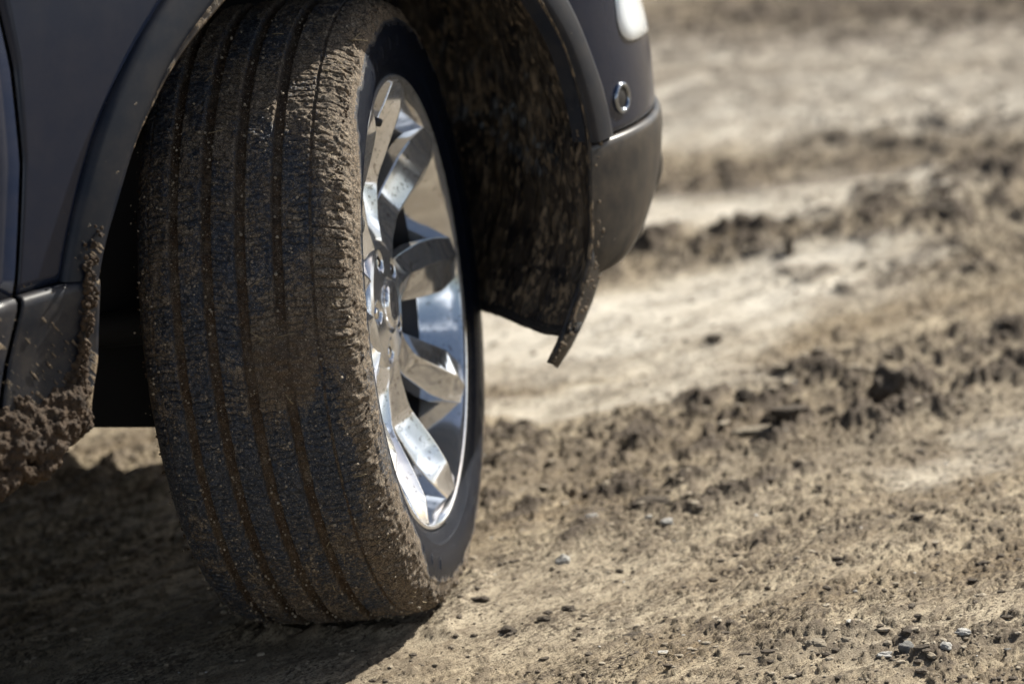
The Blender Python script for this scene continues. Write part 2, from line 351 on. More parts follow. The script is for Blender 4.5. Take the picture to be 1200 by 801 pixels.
def ground():
    s = np.linspace(-.088, .088, 800); st = s[1]-s[0]; ext = []; q = s[-1]
    while q < 7: st *= 1.16; q += st; ext.append(q)
    s = np.r_[-np.array(ext[::-1]), s, ext]
    v = list(4.25*np.exp(np.linspace(0, math.log(10.2/4.25), 800))); st = v[-1]-v[-2]; q = v[-1]
    while q < 900: st *= 1.12; q += st; v.append(q)
    pre = []; q = v[0]; st = v[1]-v[0]
    while q > -3.2: st *= 1.14; q -= st; pre.append(q)
    v = np.r_[pre[::-1], v]
    V, S = np.meshgrid(v, s, indexing='ij'); U = S*(V+4)
    x = CAM_LOC[0]+V*fw[0]+U*rt[0]; y = CAM_LOC[1]+V*fw[1]+U*rt[1]
    h, dk, cl, pl = terrain(x, y)
    me = grid_mesh(np.stack([x, y, h], -1)[:, ::-1]); attr(me, 'dark', dk[:, ::-1]); attr(me, 'clod', cl[:, ::-1]); attr(me, 'pale', pl[:, ::-1])
    o = link('ground', me, M_SOIL); o['kind'] = 'structure'
    me = mesh([(-900, -900, -.09), (900, -900, -.09), (900, 900, -.09), (-900, 900, -.09)], [(0, 1, 2, 3)])
    o = link('ground', me, M_SOIL); o['kind'] = 'structure'
ground()
def gz(x, y):
    h = terrain(np.array([x], float), np.array([y], float))[0]; return float(h[0])

def rock_mesh(seed, flat=.6, lum=.35, sub=1, el=1.0):
    bm = bmesh.new(); bmesh.ops.create_icosphere(bm, subdivisions=sub, radius=1)
    P = np.array([v.co[:] for v in bm.verts]); k = 1+lum*fbm3(P[:, 0]*1.3+seed*9.1, P[:, 1]*1.3, P[:, 2]*1.3, 3, seed)
    if sub > 2: k = k+.10*fbm3(P[:, 0]*5+seed, P[:, 1]*5, P[:, 2]*5, 2, seed+9)
    for v, q in zip(bm.verts, k): v.co = v.co*float(q); v.co.z *= flat; v.co.x *= el
    me = bpy.data.meshes.new('m'); bm.to_mesh(me); bm.free()
    if sub > 2: me.polygons.foreach_set('use_smooth', [True]*len(me.polygons))
    return me

def gravel():
    "loose grit and small stones: nobody could count it"
    base = [rock_mesh(i, .6, .35, 1) for i in range(6)]
    bv = [np.array([v.co[:] for v in b.vertices]) for b in base]; bf = [np.array([p.vertices[:] for p in b.polygons]) for b in base]
    for mat, n, lo, hi, lab in ((M_STONE, 1100, .0013, .0036, 'pale'), (M_CLODL, 12000, .0013, .0075, 'tan'), (M_CLOD, 12000, .0013, .0085, 'dark')):
        VV = []; FF = []; off = 0
        v_ = 4.35+5.0*rng.random(n)**1.7; u_ = (rng.random(n)*2-1)*.145*v_
        X_ = CAM_LOC[0]+v_*fw[0]+u_*rt[0]; Y_ = CAM_LOC[1]+v_*fw[1]+u_*rt[1]
        _, dk, cl, _ = terrain(X_, Y_); cluster = noise2(X_*5, Y_*8, 77 if lab != 'dark' else 99)
        keep = rng.random(n) < (.13+.30*np.clip(cluster, 0, 1)+.75*dk+.15*cl)*(1 if lab != 'pale' else .6)
        for x, y, big in zip(X_[keep], Y_[keep], dk[keep]):
            k = rng.integers(6); r = lo+(hi-lo)*rng.random()**3.2*(.55+.45*big); a = rng.random()*6.28
            P = bv[k]*np.array([r*(1+rng.random()*.8), r, r*(.6+.5*rng.random())])
            c, s = math.cos(a), math.sin(a)
            VV.append((P@np.array([[c, s, 0], [-s, c, 0], [0, 0, 1]]), x, y, r)); FF.append(bf[k]+off); off += len(P)
        xs = np.array([q[1] for q in VV]); ys = np.array([q[2] for q in VV]); zs = terrain(xs, ys)[0]
        V = np.concatenate([q[0]+np.array([q[1], q[2], z+q[3]*.25]) for q, z in zip(VV, zs)])
        me = mesh(V, [tuple(map(int, f)) for f in np.concatenate(FF)], False)
        o = link('gravel' if lab == 'pale' else 'soil_crumbs', me, mat)
        tag(o, {'pale': 'pale grit and tiny stones scattered over the dried mud', 'tan': 'tan crumbs of dry earth scattered over the ground', 'dark': 'dark crumbs of damp soil scattered over the ground'}[lab],
            'gravel' if lab == 'pale' else 'soil crumbs', kind='stuff')
gravel()

# ------------------------------------------------------------------ car body
car = empty('parked_car')
tag(car, 'dark grey car with mud caked on its front wheel, arch and sill', 'car')
NEXP = 2.2; X0 = .30
_LZ = [.36, .375, .385, .40, .43, .46, .50, .53, .56, .61, .67, .80, .95]
_LV = [.36, .40, .425, .45, .485, .505, .525, .525, .525, .52, .495, .46, .40]
def Yside(Z): return -.150 + np.clip(.40-Z, 0, 1)*.22 + np.clip(Z-.58, 0, .25)**2*.24 + np.clip(Z-.83, 0, 1)*.12
def S(u, Z, d=0.0):
    "body side surface: u runs along the car, then round the nose; d = outward offset"
    u = np.asarray(u, float); Z = np.asarray(Z, float)+0*u; u = u+0*Z
    Lx = np.interp(Z, _LZ, _LV)+d; ys = Yside(Z)-d
    th = np.clip((u-X0)/.6, 1e-6, PI-1e-6)
    s, c = np.sin(th), np.cos(th)
    x = np.where(u < X0, u, X0+Lx*s**(2/NEXP)); y = np.where(u < X0, ys, .80-(.80-ys)*np.sign(c)*np.abs(c)**(2/NEXP))
    return np.stack([x, y, Z], -1)
def u_of_x(X, Z):
    L = np.interp(Z, _LZ, _LV); return X if X <= X0 else X0+.6*math.asin(min(1, (X-X0)/L)**(NEXP/2))
# inner lip and outer edge of the arch trim, (X, Z), from rear-bottom over the top to front-bottom
def side_at(px, py, d):
    Y = -.15-d
    for _ in range(4): p = at(px, py, Y=Y); Y = float(Yside(p[2]))-d
    return (float(p[0]), float(p[2]))
LIP = [side_at(x, y, .0145) for x, y in ((118,328),(125,285),(142,232),(161,165),(176,131),(198,82),(225,41),(258,0))]+[(-.205,.862),(-.08,.885),(.04,.872),(.15,.815)]+[side_at(x, y, .0145) for x, y in ((635,0),(668,55),(688,120),(697,168))]
OUT = [side_at(x, y, .002) for x, y in ((70,330),(75,296),(86,243),(105,172),(118,137),(131,105),(161,45),(191,0))]+[(-.25,.905),(-.09,.95),(.07,.935),(.20,.860)]+[side_at(x, y, .002) for x, y in ((665,0),(690,60),(712,120),(718,158))]
def resample(P, n):
    P = np.array(P, float); d = np.r_[0, np.cumsum(np.hypot(*np.diff(P, axis=0).T))]; d /= d[-1]
    t = np.linspace(0, 1, n); Q = np.c_[np.interp(t, d, P[:, 0]), np.interp(t, d, P[:, 1])]
    for k in range(int(n/14)):
        Q[1:-1] = .25*Q[:-2]+.5*Q[1:-1]+.25*Q[2:]
    return Q
NL = 110
lipc = resample(LIP, NL); outc = resample(OUT, NL)
def side_pts(XZ, d): return np.array([S(u_of_x(x, z), z, d) for x, z in XZ])
def flare():
    rows = []
    for t, d in ((1.0, -.004), (.99, .003), (.95, .0075), (.8, .0105), (.5, .013), (.2, .0145), (.05, .0135), (0, .010), (-.005, .002)):
        rows.append(side_pts(lipc*(1-t)+outc*t, d))
    r = rows[-1].copy(); r[:, 1] += .022; rows.append(r)
    o = link('wheel_arch_trim', grid_mesh(np.stack(rows, 1)), M_PLASTIC, car); return o
flare()
SHUT = [(.484, -.651), (.518, -.636), (.569, -.615), (.692, -.588), (.791, -.581), (.864, -.585), (1.02, -.60)]
def shut(Z): return np.interp(Z, [a for a, _ in SHUT], [b for _, b in SHUT])
def panel(name, left, right, zs, mat, nx=24, d=0.0, dprof=None, parent=car, th=.004):
    P = []
    for k, z in enumerate(zs):
        l, r = left(z), right(z); dd = d if dprof is None else dprof[k]
        P.append(S(np.linspace(l, r, nx), z, dd))
    o = link(name, grid_mesh(np.array(P)), mat, parent); solid(o, th, 0); return o
ZT = 1.0
def fender():
    outer = []
    for x, z in outc:
        if x < -.36: outer.append((shut(z)+.0035, z))
        else: outer.append((None, None))
    k0 = max(i for i, q in enumerate(outer) if q[0] is not None); z0 = outer[k0][1]; n = NL-k0-1
    # over the arch top: boundary climbs the shut line and then runs forward along the bonnet edge
    path = resample([(shut(z0)+.0035, z0), (shut(.93)+.0035, .93), (shut(ZT)+.0035, ZT), (-.4, ZT), (.0, ZT), (.28, .99), (.42, .955)], n+1)[1:]
    for i in range(n): outer[k0+1+i] = tuple(path[i])
    keep = [i for i in range(NL) if outc[i][1] > .76 or outc[i][0] < 0]
    P = []
    for i in keep:
        a = outc[i]; b = np.array(outer[i]); P.append([S(u_of_x(*q), q[1], 0) for q in [a*(1-t)+b*t for t in np.linspace(-.03, 1, 14)]])
    solid(link('front_wing', grid_mesh(np.array(P)), M_PAINT, car), .002, 0)
fender()
zz = np.linspace(.555, ZT, 24)
panel('front_door', lambda z: -1.72, lambda z: shut(z)-.0035, zz, M_PAINT, 40)
panel('rear_door', lambda z: -2.55, lambda z: -1.727, zz, M_PAINT, 20)
panel('rear_quarter', lambda z: -3.9, lambda z: -2.557, zz, M_PAINT, 20)
# lower cladding: behind the wheel (on the wing), then on the doors
prof_z = [.5525, .5515, .548, .542, .52, .49, .46, .44, .42, .40, .385, .377, .372]
prof_d = [-.004, .008, .0115, .0125, .011, .0095, .010, .011, .012, .012, .010, .004, -.008]
def sill_edge(z): return float(np.interp(z, [.30, .357, .388, .43, .463, .50, .548], [-.60, -.575, -.548, -.535, -.521, -.515, -.509]))
def tilt(z, x): return z+(x+.51)*-.055      # the line falls a little towards the front
def clad(name, l, r, mat, nx=30):
    P = []
    for z, d in zip(prof_z, prof_d):
        xs = np.linspace(l(z), r(z), nx); P.append(S(xs, z-.0*(xs), d))
    o = link(name, grid_mesh(np.array(P)), mat, car); solid(o, .004, 0); return o
clad('sill_cladding', lambda z: shut(z)+.004 if z > .484 else -.651-(.484-z)*.35+.004, sill_edge, M_SILL)
clad('door_cladding', lambda z: -2.3, lambda z: (shut(z) if z > .484 else -.651-(.484-z)*.35)-.004, M_SILL, 60)
# bumper
uR = lambda z: u_of_x(float(np.interp(z, [.537, .578, .646, .715, .80, .86], [.360, .355, .327, .295, .24, .20]))+.004, z)
UM = X0+.6*PI-.02
zb = np.r_[.5375, .540, np.linspace(.545, .83, 22)]
def bumper():
    P = []
    for k, z in enumerate(zb):
        d = -.004 if k == 0 else 0; u0 = uR(z); u = u0+(UM-u0)*np.linspace(0, 1, 110)**1.5; P.append(S(u, z, d))
    o = link('front_bumper', grid_mesh(np.array(P)), M_PAINT, car); solid(o, .003, 0)
    zl = [.5345, .5335, .531, .526, .51, .48, .455, .43, .41, .395, .385, .377, .370, .366]
    dl = [-.004, .003, .006, .0075, .0075, .007, .006, .004, .002, .001, 0, -.001, -.003, -.009]
    P = []
    lipx = lambda z: float(np.interp(z, [.364, .409, .537], [.285, .300, .310]))
    for z, d in zip(zl, dl):
        u0 = u_of_x(lipx(z), z); u = u0+(UM-u0)*np.linspace(0, 1, 110)**1.5; P.append(S(u, z, d))
    o = link('lower_bumper', grid_mesh(np.array(P)), M_LOWB, car); solid(o, .003, 0)
bumper()
# bulging fog lamp surround further round the nose
def blob(name, loc, r, mat, sub=3, parent=car):
    bm = bmesh.new(); bmesh.ops.create_icosphere(bm, subdivisions=sub, radius=1)
    for v in bm.verts: v.co = Vector((v.co.x*r[0], v.co.y*r[1], v.co.z*r[2]))
    me = bpy.data.meshes.new('m'); bm.to_mesh(me); bm.free(); me.polygons.foreach_set('use_smooth', [True]*len(me.polygons))
    o = link(name, me, mat, parent); o.location = loc; return o
blob('fog_lamp_surround', tuple(at(732, 190, Y=.03)), (.050, .05, .058), M_LOWB)
# deflector tip hanging below the corner
def deflector():
    L = [at(x, y, Y=-.150) for x, y in ((693, 287), (688, 309), (680, 330), (671, 352), (663, 374), (655, 400), (643, 425))]
    Rr = [at(x, y, Y=-.128) for x, y in ((706, 290), (704, 311), (699, 331), (692, 352), (681, 378), (668, 404), (651, 430))]
    P = [[l+(r-l)*t+np.array([0, -.004*math.sin(PI*t), 0]) for t in np.linspace(0, 1, 7)] for l, r in zip(L, Rr)]
    o = link('bumper_deflector', grid_mesh(np.array(P)), M_LOWB, car); solid(o, .006, 0); return o
deflector()
# liner of the wheel arch
def liner():
    path = resample([(-.545,.40),(-.535,.43),(-.52,.49)]+LIP[:1]+LIP[1:]+[(.301,.409),(.276,.360),(.250,.322)], 260)
    ys = np.linspace(-.158, .34, 170)
    P = np.zeros((260, 170, 3)); T = np.gradient(path, axis=0); N = np.c_[T[:, 1], -T[:, 0]]; N /= np.linalg.norm(N, axis=1)[:, None]
    A, B = np.meshgrid(np.arange(260)*.011, ys, indexing='ij')
    front = sst(120, 185, np.arange(260))[:, None]
    dsp = .0045*fbm2(A*18, B*38, 4, 5)+.004*np.clip(fbm2(A*45, B*110, 3, 8), 0, 1)
    grow = .012*np.clip((ys+.158)/.03, 0, 1)[None, :]+.02*sst(-.05, .25, ys)[None, :]+front*.125*np.clip((ys+.150)/.27, 0, 1.1)[None, :]**1.0
    off = grow-dsp*np.clip((ys+.150)/.02, 0, 1)[None, :]
    P[..., 0] = path[:, :1]-N[:, :1]*off; P[..., 2] = path[:, 1:]-N[:, 1:]*off; P[..., 1] = ys[None, :]
    P[..., 2] += .056*sst(-.15, .13, ys)[None, :]*sst(190, 259, np.arange(260))[:, None]
    o = link('wheel_arch_liner', grid_mesh(P), M_LINER, car); solid(o, .004, 0)
    # return lip along the lower front edge
    e = P[-1]; Q = np.stack([e+np.array([.0, 0, .004]), e+np.array([-.003, 0, -.008]), e+np.array([.012, 0, -.010]), e+np.array([.020, 0, .0])], 0)[:, ::4]
    o = link('liner_edge', grid_mesh(Q), M_DARK, car); solid(o, .003, 0)
liner()
def prism(name, pts, y0, y1, mat, parent=car):
    "(X, Z) outline extruded along Y"
    n = len(pts); V = [(x, y0, z) for x, z in pts]+[(x, y1, z) for x, z in pts]
    F = [tuple(range(n))[::-1], tuple(range(n, 2*n))]+[(i, (i+1) % n, (i+1) % n+n, i+n) for i in range(n)]
    return link(name, mesh(V, F, False), mat, parent)
A_ = at(60, 500, Y=.22); B_ = at(200, 500, Y=.22)
prism('inner_wing', [(-.62, A_[2]+(A_[0]+.62)*.26), (A_[0], A_[2]), (B_[0], B_[2]), (.02, B_[2]+.02), (.20, .34), (.24, .95), (-.62, .95)], .215, .30, M_DARK)
prism('underbody', [(-3.6, .29), (-.2, .29), (.35, .33), (.72, .36), (.72, .52), (-3.6, .52)], .305, 1.30, M_DARK)
prism('sill_beam', [(-2.4, .385), (-.62, .385), (-.60, .52), (-2.4, .52)], -.125, .05, M_DARK)
# front marker ring + headlamp
def frame_at(u, z, d=0.0):
    p = S(u, z, d); e = 1e-3; a = S(u+e, z, d)-S(u-e, z, d); b = S(u, z+e, d)-S(u, z-e, d)
    a /= np.linalg.norm(a); b /= np.linalg.norm(b); n = np.cross(a, b); n /= np.linalg.norm(n)
    return p, a, b, n
def find_u(px, z):
    us = np.linspace(.30, .75, 900); P = S(us, z); v = P-CAM_LOC; x = PW/2+FPX*(v@CR)/(v@CF); k = int(np.argmax(x)); i = int(np.argmin(abs(x[:k+1]-px))); return us[i]
def row_z(px, py):
    best = None
    for z in np.arange(.50, .80, .004):
        u = find_u(px, z); v = S(u, z)-CAM_LOC; y = PH/2-FPX*(v@CU)/(v@CF); x = PW/2+FPX*(v@CR)/(v@CF)
        e = abs(y-py)+abs(x-px)
        if best is None or e < best[0]: best = (e, u, z)
    return best[1], best[2]
def ring(name, p, a, b, n, r, tr, mat, parent, sy=1.0):
    V = []; F = []; N1, N2 = 40, 10
    for i in range(N1):
        t = 2*PI*i/N1; c = p+a*math.cos(t)*r+b*math.sin(t)*r*sy; q = (a*math.cos(t)+b*math.sin(t)*sy)
        for j in range(N2):
            s = 2*PI*j/N2; V.append(c+q*math.cos(s)*tr+n*math.sin(s)*tr)
            F.append((i*N2+j, (i+1) % N1*N2+j, (i+1) % N1*N2+(j+1) % N2, i*N2+(j+1) % N2))
    return link(name, mesh(V, F), mat, parent)
def marker():
    u, z = row_z(727, 113); p, a, b, n = frame_at(u, z, .001)
    root = empty('towing_eye_cover', tuple(p), car)
    L = lambda q: q-p
    ring('bezel', L(p+n*.001), a, b, n, .0165, .0035, M_STEEL2, root, 1.0)
    V = [n*.002]+[a*math.cos(t)*.015+b*math.sin(t)*.015-n*.0 for t in np.linspace(0, 2*PI, 33)[:-1]]
    V[0] = n*.0045
    link('cap', mesh(V, [(0, 1+i, 1+(i+1) % 32) for i in range(32)]), M_BLACK, root)
marker()
def headlamp():
    pts = [(722, -60), (721, 15), (724, 36), (733, 49), (745, 45), (757, 34), (753, 12), (742, -60)]
    uv = []
    for px, py in pts:
        if py < 0: q = row_z(px, 0); uv.append((q[0], q[1]+.05))
        else: uv.append(row_z(px, py))
    cu = sum(q[0] for q in uv)/len(uv); cz = sum(q[1] for q in uv)/len(uv)
    uv = resample(uv+[uv[0]], 48)[:-1]
    root = empty('headlamp', (0, 0, 0), car)
    V = []; F = []; rings = [(1.0, -.002), (1.0, .003), (.94, .0055), (.6, .007), (.25, .008)]
    for k, d in rings: V += [S(cu+(a-cu)*k, cz+(b-cz)*k, d) for a, b in uv]
    n = len(uv)
    for r in range(len(rings)-1): F += [(r*n+i, r*n+(i+1) % n, (r+1)*n+(i+1) % n, (r+1)*n+i) for i in range(n)]
    V.append(S(cu, cz, .008)); F += [((len(rings)-1)*n+i, (len(rings)-1)*n+(i+1) % n, len(V)-1) for i in range(n)]
    link('lamp_cover', mesh(V, F), M_LAMP, root)
headlamp()
# upper works, out of the picture but real: bonnet, roof, windows, tail, far side
def G(name, rows, mat, parent=car): return solid(link(name, grid_mesh(np.array(rows, float)), mat, parent), .004, 0)
rows = []
for z, ins in ((1.0, 0.0), (1.03, .03), (1.06, .15), (1.075, .40)):
    rows.append([(x, Yside(1.0)+ins, z-.12*max(0, x+.1)**1.5) for x in np.linspace(-.60, .58, 18)])
rows.append([(x, .80, 1.095-.12*max(0, x+.1)**1.5) for x in np.linspace(-.60, .62, 18)])
rows += [[(x, 1.6-y, z) for x, y, z in r] for r in rows[-2::-1]]
G('bonnet', rows, M_PAINT)
P = []
for z in np.linspace(.84, 1.0, 6):
    u = u_of_x(.22, z)+(X0+.3*PI-.0-u_of_x(.22, z))*np.linspace(0, 1, 40); P.append(S(u, z, -.01))
G('grille_panel', P, M_BLACK)
G('windscreen', [[(-.62, y, 1.06), (-1.25, .06+(y+.1)*.93, 1.62)] for y in np.linspace(-.08, 1.68, 9)], M_GLASS)
G('roof', [[(x, y, 1.63+.05*math.sin((y-.08)/1.5*PI)) for x in np.linspace(-1.25, -3.6, 9)] for y in np.linspace(.06, 1.56, 9)], M_PAINT)
for sgn in (0, 1):
    mir = (lambda y: 1.6-y) if sgn else (lambda y: y)
    G('side_window', [[(x0, mir(-.11), 1.0), (x1, mir(.05), 1.63)] for x0, x1 in ((-.66, -1.25), (-1.7, -1.8))], M_GLASS)
    G('side_window', [[(x0, mir(-.11), 1.0), (x1, mir(.05), 1.63)] for x0, x1 in ((-1.78, -1.88), (-3.85, -3.6))], M_GLASS)
G('tailgate', [[(-3.9, y, .4), (-3.93, y, 1.0), (-3.62, .05+(y+.13)*.86, 1.64)] for y in np.linspace(-.13, 1.73, 9)], M_PAINT)
G('body_side', [[(x, 1.75, .32), (x, 1.76, .6), (x, 1.74, 1.0)] for x in (-3.9, -3.3)], M_PAINT)
G('body_side', [[(x, 1.75, .32), (x, 1.76, .6), (x, 1.74, 1.0)] for x in (-2.4, -.55)], M_PAINT)
G('body_side', [[(x, 1.74, .90), (x, 1.74, 1.0)] for x in (-3.3, -2.4)], M_PAINT)
G('body_side', [[(x, 1.74, .90), (x, 1.74, 1.0)] for x in (-.55, .35)], M_PAINT)

# ------------------------------------------------------------------ the wheel
# wheel frame: local x = axle pointing outward, local y = towards the nose side, local z = up
WS, WK = R(31.5), R(3.0)
nvec = np.array([math.sin(WS)*math.cos(WK), -math.cos(WS)*math.cos(WK), math.sin(WK)])
tvec = np.cross([0, 0, 1.0], nvec); tvec /= np.linalg.norm(tvec); bvec = np.cross(nvec, tvec)
wheel = empty('front_wheel', (0, 0, .384), car)
wheel.rotation_euler = Matrix(((nvec[0], tvec[0], bvec[0]), (nvec[1], tvec[1], bvec[1]), (nvec[2], tvec[2], bvec[2]))).to_euler()
OC = -.018
def tyre():
    # angles: 0 = +y (image right / forward), counter-clockwise; the seen tread is round 180 deg
    # fine steps where the tread faces the viewer, coarse on the hidden side
    a = np.r_[np.linspace(R(82), R(285), 1750), np.linspace(R(285), R(442), 160)[1:-1]]
    # profile (o, r)
    key = np.array([(-.108, .262), (-.112, .275), (-.120, .300), (-.122, .318), (-.119, .338), (-.112, .352), (-.101, .3615), (-.087, .3665), (-.065, .3695), (0, .3715),
                    (.07, .3700), (.095, .3668), (.110, .3615), (.121, .352), (.1285, .337), (.1325, .318), (.1320, .300), (.1265, .284), (.1245, .279), (.121, .2735), (.114, .2700), (.104, .2685)])
    d = np.r_[0, np.cumsum(np.hypot(*np.diff(key, axis=0).T))]
    # dense on tread
    tt = []
    w = [(0, d[5], 26), (d[5], d[13], 232), (d[13], d[-1], 44)]
    for s0, s1, n in w: tt.append(np.linspace(s0, s1, n, endpoint=False))
    tt = np.r_[tt[0], tt[1], tt[2], d[-1]]
    # smooth interpolation: Catmull-Rom
    def cr(t):
        i = np.clip(np.searchsorted(d, t, side='right')-1, 0, len(d)-2); u = (t-d[i])/(d[i+1]-d[i])
        p = lambda k: key[np.clip(k, 0, len(key)-1)]
        p0, p1, p2, p3 = p(i-1), p(i), p(i+1), p(i+2); u = u[:, None]
        return .5*((2*p1)+(-p0+p2)*u+(2*p0-5*p1+4*p2-p3)*u**2+(-p0+3*p1-3*p2+p3)*u**3)
    prof = cr(tt); T = np.gradient(prof, axis=0); N = np.c_[-T[:, 1], T[:, 0]]; N /= np.linalg.norm(N, axis=1)[:, None]
    # outward normal: r increasing side
    if N[len(N)//2][1] < 0: N = -N
    A, J = np.meshgrid(a, np.arange(len(tt)), indexing='ij')
    O = prof[J, 0]; RR = prof[J, 1]
    c = A*.383       # arc length
    # grooves (o in wheel coordinates, before the shift)
    gw = np.zeros_like(O); gd = np.zeros_like(O)
    wob = .0006*noise2(c*60, O*0+3, 3)
    for g, wd, dp in ((-.069, .0058, .0085), (-.031, .0064, .0095), (.0085, .0064, .0095), (.051, .0060, .0090), (.0900, .0018, .0032), (-.100, .0014, .0028)):
        m = 1-sst(wd*.72, wd*1.2, np.abs(O-g+wob)); gw = np.maximum(gw, m*min(1, dp/.005)); gd = np.maximum(gd, m*dp)
    # sipes: each rib its own pitch, slant and bend
    sp = np.zeros_like(O)
    ribs = [(-.140, -.070, .0110, .25, 0, .0014), (-.070, -.031, .0085, .5, .3, .0010), (-.031, .0085, .0082, -.4, .6, .0010), (.0085, .051, .0085, .5, .1, .0010), (.051, .0900, .0092, .15, .4, .0014), (.0900, .135, .0120, -.05, .4, .0016)]
    for lo, hi, pit, sl, ph, wd in ribs:
        q = (O-lo); ln = c+q*sl*.4+.0009*np.sin(q*170)+.0014*noise2(c*45, O*90, int(abs(lo)*1000))
        f = np.abs(((ln/pit+ph) % 1)-.5)*pit; inside = sst(lo, lo+.0025, O)*(1-sst(hi-.0025, hi, O))*sst(.345, .352, RR)
        n = noise2(c*20, O*30, 61)
        sp = np.maximum(sp, (1-sst(wd*.45, wd*1.1, f))*inside*sst(-.35, .10, n)*(1-gw))
    tread = sst(.342, .355, RR)
    depth = gd*1.05 + sp*.0028
    # mud: packed in grooves, smeared in patches, thick on the outer shoulder
    x3, y3, z3 = RR*np.cos(A), RR*np.sin(A), O
    big = fbm3(x3*9, y3*9, z3*12, 3, 4); mid = fbm3(x3*45, y3*45, z3*45, 3, 14); fin = fbm3(x3*160, y3*160, z3*160, 2, 24)
    phi = A; low = sst(R(205), R(260), phi)*(1-sst(R(330), R(360), phi))
    patch = np.exp(-(((c-.383*R(176))/.045)**2+((O-.050)/.036)**2)**1.0)   # big smear near the axle height
    patch2 = np.exp(-(((c-.383*R(170))/.03)**2+((O-.105)/.03)**2))
    near = sst(R(122), R(146), A)*(1-sst(R(222), R(246), A))
    sh = sst(.108, .124, O)*sst(.300+.032*(1-near), .320+.03*(1-near), RR)
    top = 1-sst(R(112), R(150), phi)
    mud = .39+.20*big+.25*low+.85*patch+.4*patch2+.30*sh+.42*sst(.085, .12, O)*(RR > .34)+.14*top+.10*mid
    mud = np.maximum(mud, gw*.95)
    sidef = 1-sst(.328-.034*near, .340-.030*near, RR+.006*mid)
    mud = mud*(1-sidef)+sidef*(.02+.10*big+.28*low*sst(.315, .338, RR)+.15*sst(.322, .335, RR))
    mud = mud*np.where(O < -.13, .8, 1)
    thick = np.clip(mud-.45, 0, 1)
    disp = -depth*(1-.75*np.clip(patch*1.5, 0, 1)) + tread*(.0011*fin+.0006*fbm3(x3*400, y3*400, z3*400, 2, 34)+.0012*thick*(mid+.6)+.0035*np.clip(patch*1.6-.35, 0, 1)*(.6+.5*mid)) + thick*.0018*np.clip(mid+fin*.6, -.3, 1)
    disp = disp + gw*.0018*(np.clip(mid+.6*fin, -.6, 1))
    disp += sh*.0018*np.clip(.25+mid+.7*fin, 0, 1.6)
    # inner shoulder clods that break the outline
    ish = sst(-.122, -.130, -0*O+O) if False else (1-sst(-.131, -.120, O))*sst(.335, .35, RR)
    disp += ish*.0035*np.clip(mid+fin, 0, 1.4)
    # sidewall relief: bead ring and step
    disp += .0016*(1-sst(.0008, .0020, np.abs(RR-.2905)))*(O > 0)+.0012*(1-sst(.0008, .002, np.abs(RR-.333)))*(O > 0)
    blk = (np.sin(phi*46) > .1)*(np.sin(phi*5.0) > -.2)*(1-sst(.006, .007, np.abs(RR-.312)))*(O > 0); disp += .0008*blk
    # wheel flattened where it carries the car
    Q = prof[J]+N[J]*disp[..., None]
    P = np.stack([Q[..., 0]+OC, Q[..., 1]*np.cos(A), Q[..., 1]*np.sin(A)], -1)
    # flatten the foot against the ground plane
    wz = .384+P[..., 0]*nvec[2]+P[..., 1]*tvec[2]+P[..., 2]*bvec[2]
    lift = np.clip(.003-wz, 0, None); P[..., 2] += lift
    P[..., 0] += np.where(wz < .05, 1, 0)*np.sign(O)*(.05-wz)*.10*sst(.05, .11, np.abs(O))
    me = grid_mesh(P, closed_u=True); attr(me, 'mud', mud); attr(me, 'side', sidef*1.0); attr(me, 'packed', np.clip(gw*1.25*(.75+.6*mid)*(1-np.clip(patch*1.6, 0, 1))+.75*patch, 0, 1))
    return link('tyre', me, M_TYRE, wheel)
tyre()
def lathe(name, prof, mat, parent, n=128, smooth=True, a0=0, a1=2*PI):
    full = abs(a1-a0-2*PI) < 1e-6
    a = np.linspace(a0, a1, n, endpoint=not full); P = np.array([[(o, r*math.cos(t), r*math.sin(t)) for o, r in prof] for t in a])
    me = grid_mesh(P, closed_u=full, smooth=smooth); return link(name, me, mat, parent)
FL = .107; RF = .2695
